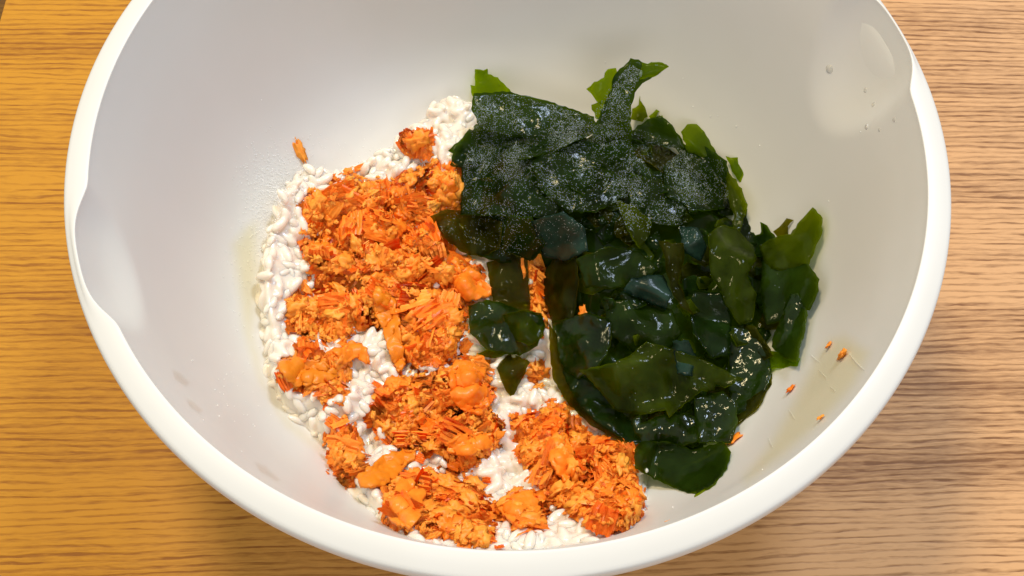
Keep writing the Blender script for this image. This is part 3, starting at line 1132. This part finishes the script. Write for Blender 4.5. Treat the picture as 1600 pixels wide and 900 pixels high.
leaf('lime', 2, [(1134, 244), (1150, 246), (1166, 245), (1169, 258), (1177, 277), (1156, 285), (1144, 268)],
     'square yellow-green flap jutting over the bowl wall', (0, 2.0, 0), ((1140, 275), 0.02, 0.0))
leaf('green', 5, [(1136, 268), (1150, 280), (1160, 300), (1168, 320), (1162, 340), (1152, 372), (1142, 370), (1147, 340), (1140, 318), (1134, 296)],
     'narrow light green strip running down the heap edge', (0, 1.5, 0), None, 0.5)
leaf('dark', 4, [(985, 270), (1040, 290), (1074, 322), (1060, 352), (1010, 350), (984, 320)], 'dusted dark leaf in the middle of the heap', (0, 2.6, 120))
leaf('dark', 5, [(986, 242), (1004, 250), (1024, 276), (1044, 300), (1026, 302), (1002, 284), (984, 262)], 'thin green ridge crossing the powdered middle', (0, 1, 0), None, 0.6)
leaf('dark', 5, [(884, 284), (905, 262), (930, 258), (960, 270), (942, 300), (912, 306)], 'small green fold in the powdered hollow', (0, 2.2, 150))
# right side
leaf('dark', 2, [(1160, 330), (1177, 320), (1176, 340), (1198, 352), (1212, 372), (1200, 402), (1168, 398), (1150, 366)], 'brownish leaf against the bowl wall below the strip', (0, 1, 0))
leaf('olive', 3, [(1208, 362), (1222, 350), (1229, 341), (1240, 344), (1231, 353), (1233, 370), (1216, 372)], 'small brown curl beside the tall pointed leaf', (0, 1, 90), ((1215, 375), 0, 0.02))
leaf('green', 4, [(1186, 384), (1214, 370), (1236, 366), (1255, 341), (1262, 333), (1270, 324), (1285, 341), (1285, 360), (1272, 395), (1262, 416), (1238, 424), (1200, 420)],
     'tall pointed green leaf leaning on the bowl wall', (0, 2.5, 60), None, 0.5)
leaf('mid', 5, [(1192, 402), (1230, 408), (1262, 412), (1280, 436), (1276, 460), (1265, 485), (1250, 482), (1236, 470), (1226, 500), (1198, 507), (1188, 460)],
     'dark leaf with notched edge below the tall pointed leaf', (0, 1, 0))
leaf('wet', 6, [(1234, 458), (1247, 458), (1258, 480), (1262, 492), (1258, 516), (1249, 545), (1247, 566), (1226, 560), (1206, 542), (1210, 520), (1222, 495)],
     'sparkling wet leaf at the heap edge nearest the wall', (0, 1.4, 20), None, 0, (0.0013, 130, 0.0008, 420))
leaf('lime', 3, [(1196, 548), (1226, 552), (1250, 560), (1246, 572), (1200, 576)], 'small lime flap under the sparkling wet leaf')
leaf('green', 6, [(1106, 366), (1128, 352), (1152, 358), (1176, 384), (1182, 402), (1168, 430), (1182, 460), (1174, 502), (1156, 507), (1132, 472), (1124, 450), (1110, 430)],
     'broad smooth olive-green leaf draped down the heap', (0, 2.2, 60), None, 0.5)
leaf('teal', 5, [(1060, 354), (1090, 356), (1104, 385), (1096, 408), (1070, 396)], 'blue-green glossy leaf above the broad smooth leaf', (0, 2, 90))
leaf('olive', 7, [(1029, 376), (1050, 381), (1068, 380), (1067, 412), (1060, 440), (1072, 470), (1084, 492), (1064, 480), (1050, 456), (1041, 424), (1038, 398)],
     'upright olive blade in the middle of the heap', (0, 1.6, 90), None, 0.4)
leaf('green', 4, [(962, 312), (990, 322), (1018, 346), (1012, 372), (1000, 388), (980, 360)], 'small leaf with a blue wet patch beneath the powder', (0, 1.6, 40))
leaf('teal', 6, [(973, 456), (986, 434), (1020, 430), (1036, 430), (1050, 462), (1040, 484), (1012, 472)], 'pale teal leaf with a straight cut edge', (0, 2.4, 70))
leaf('mid', 4, [(900, 405), (950, 385), (1000, 392), (1030, 420), (1000, 440), (960, 452), (915, 450)], 'wrinkled dark leaf left of the upright blade', (0, 1.6, 110))
leaf('dark', 4, [(1082, 452), (1130, 458), (1144, 500), (1140, 556), (1112, 560), (1082, 520), (1078, 486)], 'blackish leaf with a blue sheen under the broad leaf', (0, 1.2, 0))
leaf('dark', 3, [(1140, 512), (1176, 506), (1200, 542), (1206, 580), (1198, 608), (1172, 640), (1146, 650), (1138, 600)], 'dark leaf with bright glints at the lower heap side', (0, 1.2, 0), None, 0, (0.0014, 110, 0.0008, 420))
leaf('olive', 4, [(1162, 508), (1180, 510), (1200, 540), (1208, 556), (1192, 562), (1174, 536)], 'narrow olive edge with a row of glints', (0, 0.8, 0))
leaf('olive', 2, [(1140, 656), (1160, 632), (1196, 606), (1210, 576), (1206, 600), (1184, 638), (1152, 664)], 'thin translucent rim of leaf beneath the glinting dark leaf')
# left / front part
leaf('olive', 3, [(852, 424), (868, 402), (900, 400), (904, 440), (896, 500), (864, 506), (850, 462)], 'translucent brown strip over the salmon slice', (0, 1.2, 0))
leaf('olive', 3, [(760, 410), (800, 396), (824, 408), (826, 450), (828, 486), (800, 492), (770, 470)], 'clear wet leaf with a large glint beside the salmon slice', (0, .6, 0), None, 0, (0.0011, 140, 0.0007, 480))
leaf('dark', 4, [(732, 478), (758, 468), (786, 474), (812, 484), (846, 490), (852, 512), (840, 540), (812, 556), (760, 546), (734, 520)],
     'small wet dark cluster leaf surrounded by rice and salmon', (0, 1.6, 20), None, 0, (0.0012, 120, 0.0007, 420))
leaf('green', 5, [(786, 492), (820, 484), (848, 494), (850, 524), (826, 540), (794, 528)], 'green leaf lying on the small dark cluster', (0, 1.2, 0))
leaf('olive', 2, [(774, 572), (798, 552), (828, 566), (815, 592), (800, 621), (786, 600)], 'olive pointed tip lying over rice grains', (0, 0.6, 90))
leaf('green', 2, [(742, 553), (774, 545), (796, 552), (770, 560)], 'slim green sliver under the small dark cluster')
leaf('dark', 4, [(862, 504), (920, 488), (958, 502), (954, 540), (934, 576), (902, 592), (872, 566)], 'black wet leaf in front of the brown strip', (0, 1.6, 0), None, 0, (0.0013, 110, 0.0007, 420))
leaf('mid', 3, [(940, 470), (1000, 468), (1050, 484), (1066, 520), (1046, 552), (990, 548), (955, 524)], 'deep black-green leaf behind the large front leaf', (0, 1.2, 80))
leaf('olive', 4, [(858, 506), (868, 520), (874, 560), (884, 590), (900, 622), (930, 652), (962, 672), (988, 692), (970, 690), (922, 664), (888, 630), (864, 592), (860, 556)],
     'long narrow leaf edge curving along the rice', (0, 0.8, 180), None, 0.5)
leaf('dark', 4, [(872, 560), (905, 580), (940, 612), (1000, 650), (1004, 692), (986, 692), (940, 666), (906, 636), (884, 596)], 'brown-black leaf under the large front leaf', (0, 0.6, 0))
leaf('green', 6, [(905, 578), (956, 568), (980, 558), (1010, 534), (1032, 540), (1086, 556), (1162, 592), (1132, 606), (1118, 600), (1116, 610), (1096, 610), (1070, 630), (1046, 652), (1040, 640), (1000, 648), (962, 640), (938, 612)],
     'large smooth front leaf with a pointed tip', (0, 2.2, 60), None, 0.5)
leaf('teal', 7, [(1051, 533), (1076, 532), (1088, 556), (1082, 588), (1058, 584), (1054, 556)], 'pale blue-green tab standing on the large front leaf', (0, 1.8, 90))
leaf('dark', 5, [(988, 656), (1000, 648), (1002, 662), (1030, 650), (1056, 642), (1086, 652), (1092, 690), (1052, 702), (1012, 702), (992, 684)],
     'crinkled black leaf full of glints below the large leaf', (0, 1.6, 80), None, 0, (0.0014, 130, 0.0010, 400))
leaf('dark', 5, [(1085, 622), (1130, 611), (1150, 630), (1152, 662), (1142, 692), (1092, 692), (1086, 652)], 'dark square leaf with glints beside the crinkled leaf', (0, 1.2, 60), None, 0, (0.0014, 130, 0.0008, 400))
leaf('mid', 4, [(992, 702), (1004, 690), (1042, 690), (1082, 704), (1130, 690), (1142, 706), (1136, 732), (1110, 760), (1086, 772), (1052, 762), (1012, 742), (992, 732)],
     'nearest glossy green leaf with a straight lower edge', (0, 1.6, 90), None, 0.6)
leaf('green', 3, [(1069, 786), (1090, 768), (1112, 752), (1136, 728), (1118, 756), (1092, 774)], 'thin trailing tip of the nearest leaf')

GROUP_W = 'pieces of wakame seaweed heaped in the bowl'
WV, WF = [], []      # all wakame surfaces, for the powder


def keep(P, F):
    b = len(WV)
    WV.extend(Vector(p) for p in P)
    WF.extend(tuple(i + b for i in f) for f in F)


for i, (mat, layer, poly, label, lift, plane, curl, wr) in enumerate(W):
    P, F = patch(poly, WH, 5.5, layer, 3.6 if np.mean([p[1] for p in poly]) < 330 else 2.4, lift, plane, wr or ((0.0020, 85, 0.0012, 250) if np.mean([p[1] for p in poly]) < 330 else (0.0010, 70, 0.0004, 230)), 1 + i * 0.61, curl, 2.6)
    mg = patch.margin
    keep(P, F)
    base = P.mean(0)
    o = mesh_obj('wakame_leaf', P - base, F, WAK[mat])
    o.location = base
    o.data.attributes.new('margin', 'FLOAT', 'POINT').data.foreach_set('value', mg.astype(np.float32))
    md = o.modifiers.new('thickness', 'SOLIDIFY'); md.thickness = 0.0003; md.offset = 0
    tag(o, label, 'seaweed', GROUP_W)

# tangle beneath
TP = [(735, 200), (830, 170), (930, 185), (985, 195), (1075, 215), (1140, 275), (1170, 350), (1240, 390), (1255, 450), (1220, 530), (1185, 610),
      (1130, 690), (1080, 740), (1020, 715), (930, 640), (880, 580), (866, 500), (870, 420), (760, 380), (728, 330), (728, 250)]
r = random.Random(77)
TV, TF, TM, TMG = [], [], [], []
for k in range(230):
    c = random_in(TP, r)
    if (890 < c[0] < 990 and 535 < c[1] < 590): continue
    n_ = r.randint(4, 7)
    rad = r.uniform(10, 30)
    a0 = r.uniform(0, 6.28)
    poly = [(c[0] + rad * r.uniform(.6, 1.2) * math.cos(a0 + 6.283 * q / n_), c[1] + rad * r.uniform(.5, 1.0) * math.sin(a0 + 6.283 * q / n_)) for q in range(n_)]
    if not inside(np.array(poly), TP).all(): continue
    P, F = patch(poly, WH, 8, r.uniform(-2.0, 3.2) if c[1] > 360 else r.uniform(-2.0, 0.3), 1.8, (r.uniform(-1, 0), r.uniform(0, 2.6), r.uniform(0, 360)), None, (0.002, 80, 0.0008, 240), 60 + k * .43, 0, 1.6)
    TMG += list(patch.margin)
    keep(P, F)
    b = len(TV)
    TV.extend(P); TF.extend(tuple(i + b for i in f) for f in F)
    TM += [r.choice((0, 0, 0, 1, 1, 2))] * len(F)
tangle = mesh_obj('wakame_tangle', TV, TF, WAK['dark'])
tangle.data.attributes.new('margin', 'FLOAT', 'POINT').data.foreach_set('value', np.array(TMG, np.float32))
tangle.data.materials.append(WAK['green']); tangle.data.materials.append(WAK['olive'])
tangle.data.polygons.foreach_set('material_index', TM)
md = tangle.modifiers.new('thickness', 'SOLIDIFY'); md.thickness = 0.00035; md.offset = 0
tag(tangle, 'dark tangle of smaller wakame scraps packed under the larger leaves', 'seaweed', kind='stuff')
core = field_mesh('wakame_core', WH - 0.0022, (wd > 0.004), WAK['dark'], None)
tag(core, 'compact dark core of the wakame heap seen between leaves', 'seaweed', kind='stuff')

# ------------------------------------------------------------------ powder
bvh = BVHTree.FromPolygons(WV, WF)


def crystals(spots, lo, hi, name, mat, label, r):
    V, F = [], []
    octv = [Vector(v) for v in ((1, 0, 0), (-1, 0, 0), (0, 1, 0), (0, -1, 0), (0, 0, 1), (0, 0, -1))]
    octf = [(0, 2, 4), (2, 1, 4), (1, 3, 4), (3, 0, 4), (2, 0, 5), (1, 2, 5), (3, 1, 5), (0, 3, 5)]
    for p, n_ in spots:
        s = r.uniform(lo, hi)
        c = Vector(p) + n_ * s * 0.5
        a = Vector((r.gauss(0, 1), r.gauss(0, 1), r.gauss(0, 1))).normalized()
        e = a.orthogonal().normalized()
        g = a.cross(e)
        k = [s * r.uniform(.6, 1.1) for _ in range(6)]
        b = len(V)
        V += [c + a * k[0], c - a * k[1], c + e * k[2], c - e * k[3], c + g * k[4], c - g * k[5]]
        F += [tuple(i + b for i in f) for f in octf]
    o = mesh_obj(name, V, F, mat, None, smooth=False)
    return tag(o, label, 'powder', kind='stuff')


V_FWD, V_RIGHT, V_UP = Vector(FWD), Vector(RIGHT), Vector(UP)


def first_leaf(px):
    d = (V_FWD + V_RIGHT * ((px[0] - 800) / FPX) + V_UP * ((450 - px[1]) / FPX)).normalized()
    loc, nrm, idx, dist = bvh.ray_cast(Vector(CAM), d)
    if loc is None: return None
    if nrm.dot(d) > 0: nrm = -nrm
    return loc, nrm


r = random.Random(31)
PZ = [(742, 150), (800, 146), (925, 182), (950, 140), (985, 100), (1005, 112), (985, 150), (990, 200), (1040, 215), (1075, 240), (1130, 250), (1138, 300),
      (1140, 330), (1120, 365), (1080, 380), (1000, 385), (930, 385), (870, 385), (780, 400), (700, 370), (690, 335), (722, 330), (724, 260), (735, 215)]
PZC = [(800, 160, 1.0), (840, 280, 1.0), (960, 150, 1.2), (950, 230, 1.1), (1080, 280, .9), (960, 290, .9)]
spots = []
while len(spots) < 32000:
    q = random_in(PZ, r)
    dens = 0.15 + 0.85 * max(0, min(1, (370 - q[1]) / 110)) if q[1] > 255 else 1.0
    dens *= 0.12 + 1.1 * max(0, noise.noise(Vector((q[0] * .022, q[1] * .022, 4))) + .22 + 0.5 * noise.noise(Vector((q[0] * .09, q[1] * .09, 8))))
    if r.random() > dens: continue
    h_ = first_leaf(q)
    if h_ is None or h_[1].z < 0.05: continue
    spots.append(h_)
# thin scatter over the rest
for k in range(220):
    q = random_in(TP, r)
    h_ = first_leaf(q)
    if h_ and h_[1].z > .2: spots.append(h_)
crystals(spots, 0.00006, 0.00021, 'seasoning_crystals', MAT_POWDER, 'pale seasoning crystals dusted over the far wakame sheets', r)


def wall_spots(n, cx, cy, sx, sy, r):
    return [h for h in (on_wall((r.gauss(cx, sx), r.gauss(cy, sy))) for _ in range(n)) if h]


def surf_spots(n, cx, cy, sx, sy, H, r):
    px = np.array([(r.gauss(cx, sx), r.gauss(cy, sy)) for _ in range(n)])
    P = at(px, H)
    return [(p, normal_at(H, p[0], p[1])) for p in P]


RS = np.maximum(RICETOP + 0.0009, BOWLH)
sp = surf_spots(900, 445, 292, 26, 26, RS, r) + surf_spots(420, 412, 330, 14, 42, RS, r) + wall_spots(110, 378, 430, 16, 60, r) + wall_spots(45, 370, 590, 25, 60, r) \
    + wall_spots(70, 500, 232, 60, 18, r) + wall_spots(500, 432, 285, 26, 26, r) + wall_spots(260, 404, 335, 12, 40, r)
crystals(sp, 0.00010, 0.00030, 'spilled_powder', MAT_WHITE, 'white powder spilled over the rice edge and the bowl wall', r)
sp = surf_spots(700, 640, 300, 55, 35, SALH + 0.0016, r) + surf_spots(260, 700, 400, 50, 50, SALH + 0.0016, r)
crystals(sp, 0.00009, 0.00019, 'salmon_seasoning', MAT_POWDER, 'fine pale crystals dusted on the far salmon heap', r)
sp = [(p, n_) for c in [(945, 98), (1068, 120), (1084, 166), (1110, 182), (1122, 182), (1188, 228), (1294, 316), (1150, 196), (1345, 205), (1052, 795), (1012, 762), (1192, 735)]
      for p, n_ in wall_spots(1, c[0], c[1], 1, 1, r)]
crystals(sp, 0.00022, 0.00034, 'stray_crystals', MAT_WHITE, 'single stray white crystals on the bare bowl wall', r)

# ------------------------------------------------------------------ films left by the wet food, and one painted reflection
def film_material(name, clear, amount):
    m, nt, nd, lk, bs = new_mat(name)
    bs.inputs['Base Color'].default_value = (0.55, 0.45, 0.33, 1)
    bs.inputs['Roughness'].default_value = 0.12
    tp = nd.new('ShaderNodeBsdfTransparent'); tp.inputs['Color'].default_value = (*clear, 1)
    geo = nd.new('ShaderNodeNewGeometry').outputs['Position']
    n = noise_node(nd, lk, geo, 260, 4, 0.7)
    rr = ramp(nd, [(0.35, (amount * 0.3,) * 3), (0.7, (amount * 1.5,) * 3)]); lk.new(n.outputs[0], rr.inputs[0])
    mx = nd.new('ShaderNodeMixShader')
    lk.new(rr.outputs[0], mx.inputs[0]); lk.new(tp.outputs[0], mx.inputs[1]); lk.new(bs.outputs[0], mx.inputs[2])
    at_ = nd.new('ShaderNodeAttribute'); at_.attribute_name = 'thickness'
    bare = nd.new('ShaderNodeBsdfTransparent')
    m3 = nd.new('ShaderNodeMixShader')
    lk.new(at_.outputs['Fac'], m3.inputs[0]); lk.new(bare.outputs[0], m3.inputs[1]); lk.new(mx.outputs[0], m3.inputs[2])
    lk.new(m3.outputs[0], nd['Material Output'].inputs['Surface'])
    return m


MAT_BROTH = film_material('broth_film', (0.97, 0.94, 0.80), 0.02)
MAT_SMEAR_REFLECTION = film_material('smear_reflection_film', (0.88, 0.82, 0.76), 0.10)
for i, (name, mat, poly, lab) in enumerate([
        ('broth_film', MAT_BROTH, [(352, 380), (378, 345), (410, 330), (415, 420), (405, 520), (425, 610), (470, 660), (520, 700), (505, 722), (440, 672), (398, 600), (372, 520), (362, 450)], 'thin yellowish broth film on the wall along the rice edge'),
        ('broth_film', MAT_BROTH, [(1150, 742), (1190, 690), (1235, 610), (1270, 545), (1290, 520), (1322, 512), (1372, 545), (1345, 606), (1290, 668), (1220, 728), (1160, 770)], 'wet glossy film on the wall between the wakame and the near rim'),
        ('smear', MAT_SMEAR_REFLECTION, [(266, 574), (282, 580), (301, 598), (290, 606), (272, 594)], 'small brown smear on the wall below the pouring spout'),
        ('smear', MAT_SMEAR_REFLECTION, [(288, 618), (304, 626), (322, 642), (310, 648), (294, 636)], 'faint pinkish salmon reflection painted further down the same wall'),  # pinkish reflection of the salmon, painted on the wall as a film
        ('smear', MAT_SMEAR_REFLECTION, [(392, 716), (416, 726), (444, 752), (432, 754), (404, 738)], 'long dark smear near the rim beside the round salmon clump')]):
    P, F = patch(poly, BOWLH, 7.0 if name == 'broth_film' else 2.5, 0, 1.5, (0.05, 0.05, 0), wr=(0, 1, 0, 1), seed=90 + i)
    nn_ = np.array([-P[:, 0], -P[:, 1], 0 * P[:, 0] + 0.03]); nn_ /= np.linalg.norm(nn_, axis=0)
    P = P + nn_.T * 0.00035
    base = P.mean(0)
    o = mesh_obj(name, P - base, F, mat)
    o.location = base
    at_ = o.data.attributes.new('thickness', 'FLOAT', 'POINT')
    q = np.array(to_px(P[0])) if False else np.array([to_px(p) for p in P])
    edge = sdist(q[:, 0], q[:, 1], poly)
    at_.data.foreach_set('value', np.clip(sm(0, 26 if name == 'broth_film' else 5, edge) * (0.8 if name == 'broth_film' else 0.4), 0, 1).astype(np.float32))
    tag(o, lab, 'film' if name == 'broth_film' else 'smear')
m, nt, nd, lk, bs = new_mat('wet_film_highlight')
bs.inputs['Base Color'].default_value = (0.92, 0.90, 0.84, 1)  # whitish base paints in the highlights of the thin wet film
bs.inputs['Roughness'].default_value = 0.08
tp = nd.new('ShaderNodeBsdfTransparent')
mx = nd.new('ShaderNodeMixShader'); mx.inputs[0].default_value = 0.32
lk.new(tp.outputs[0], mx.inputs[1]); lk.new(bs.outputs[0], mx.inputs[2])
lk.new(mx.outputs[0], nd['Material Output'].inputs['Surface'])
MAT_STREAK = m
for i, (p0, p1, w_, lab) in enumerate([
        ((1277, 574), (1292, 594), 0.8, 'bright wet streak midway between wakame and rim'),
        ((1297, 604), (1306, 613), 0.8, 'short wet streak below the bright one'),
        ((1228, 637), (1243, 656), 0.8, 'slanted wet streak under the lone tiny salmon crumb'),
        ((1197, 681), (1209, 700), 0.8, 'wet streak right of the orange crumb at the heap foot'),
        ((1311, 533), (1352, 580), 1.2, 'longest thin wet streak ending at the rim'),
        ((1265, 551), (1280, 567), 0.8, 'wet streak closest to the sparkling wet leaf')]):
    mid, n_ = on_wall(((p0[0] + p1[0]) / 2, (p0[1] + p1[1]) / 2))
    ax = 2 * ((on_wall(p1) or on_wall(p0))[0] - mid)
    bm = bmesh.new()
    bmesh.ops.create_uvsphere(bm, u_segments=10, v_segments=8, radius=1)
    for v in bm.verts:
        v.co.y += 1.2 * math.sin(v.co.x * 2.2 + i)
    me = bpy.data.meshes.new('wet_streak')
    bm.to_mesh(me); bm.free()
    me.polygons.foreach_set('use_smooth', [True] * len(me.polygons))
    me.materials.append(MAT_STREAK)
    xa = ax.normalized(); ya = n_.cross(xa).normalized(); za = xa.cross(ya)
    mt = Matrix((xa, ya, za)).transposed().to_4x4()
    o = link(bpy.data.objects.new('wet_streak', me))
    o.matrix_world = Matrix.Translation(Vector(mid)) @ mt @ Matrix.Diagonal((ax.length / 2, w_ * MM, 0.0003, 1))
    tag(o, lab, 'wet streak', 'wet streaks on the bowl wall')

# ------------------------------------------------------------------ droplets and wet streaks on the wall
for i, (px, rad, lab) in enumerate([
        ((1296, 108), 6.5, 'largest water droplet on the wall beside the pouring spout'),
        ((1352, 141), 3.8, 'small droplet just under the pouring spout'),
        ((1365, 163), 4.0, 'droplet between the spout and the rim shade'),
        ((1354, 198), 4.5, 'lowest round droplet below the pouring spout'),
        ((1397, 187), 3.6, 'droplet nearest the rim below the spout'),
        ((1374, 203), 2.8, 'tiniest droplet beside the lowest round one')]):
    P, n_ = on_wall(px)
    bm = bmesh.new()
    bmesh.ops.create_uvsphere(bm, u_segments=14, v_segments=9, radius=1)
    me = bpy.data.meshes.new('water_droplet')
    bm.to_mesh(me); bm.free()
    me.polygons.foreach_set('use_smooth', [True] * len(me.polygons))
    me.materials.append(MAT_WATER)
    o = link(bpy.data.objects.new('water_droplet', me))
    o.matrix_world = Matrix.Translation(Vector(P)) @ frame(n_, 0) @ Matrix.Diagonal((rad * MM, rad * MM * 1.1, rad * MM * .35, 1))
    tag(o, lab, 'droplet', 'droplets under the pouring spout')
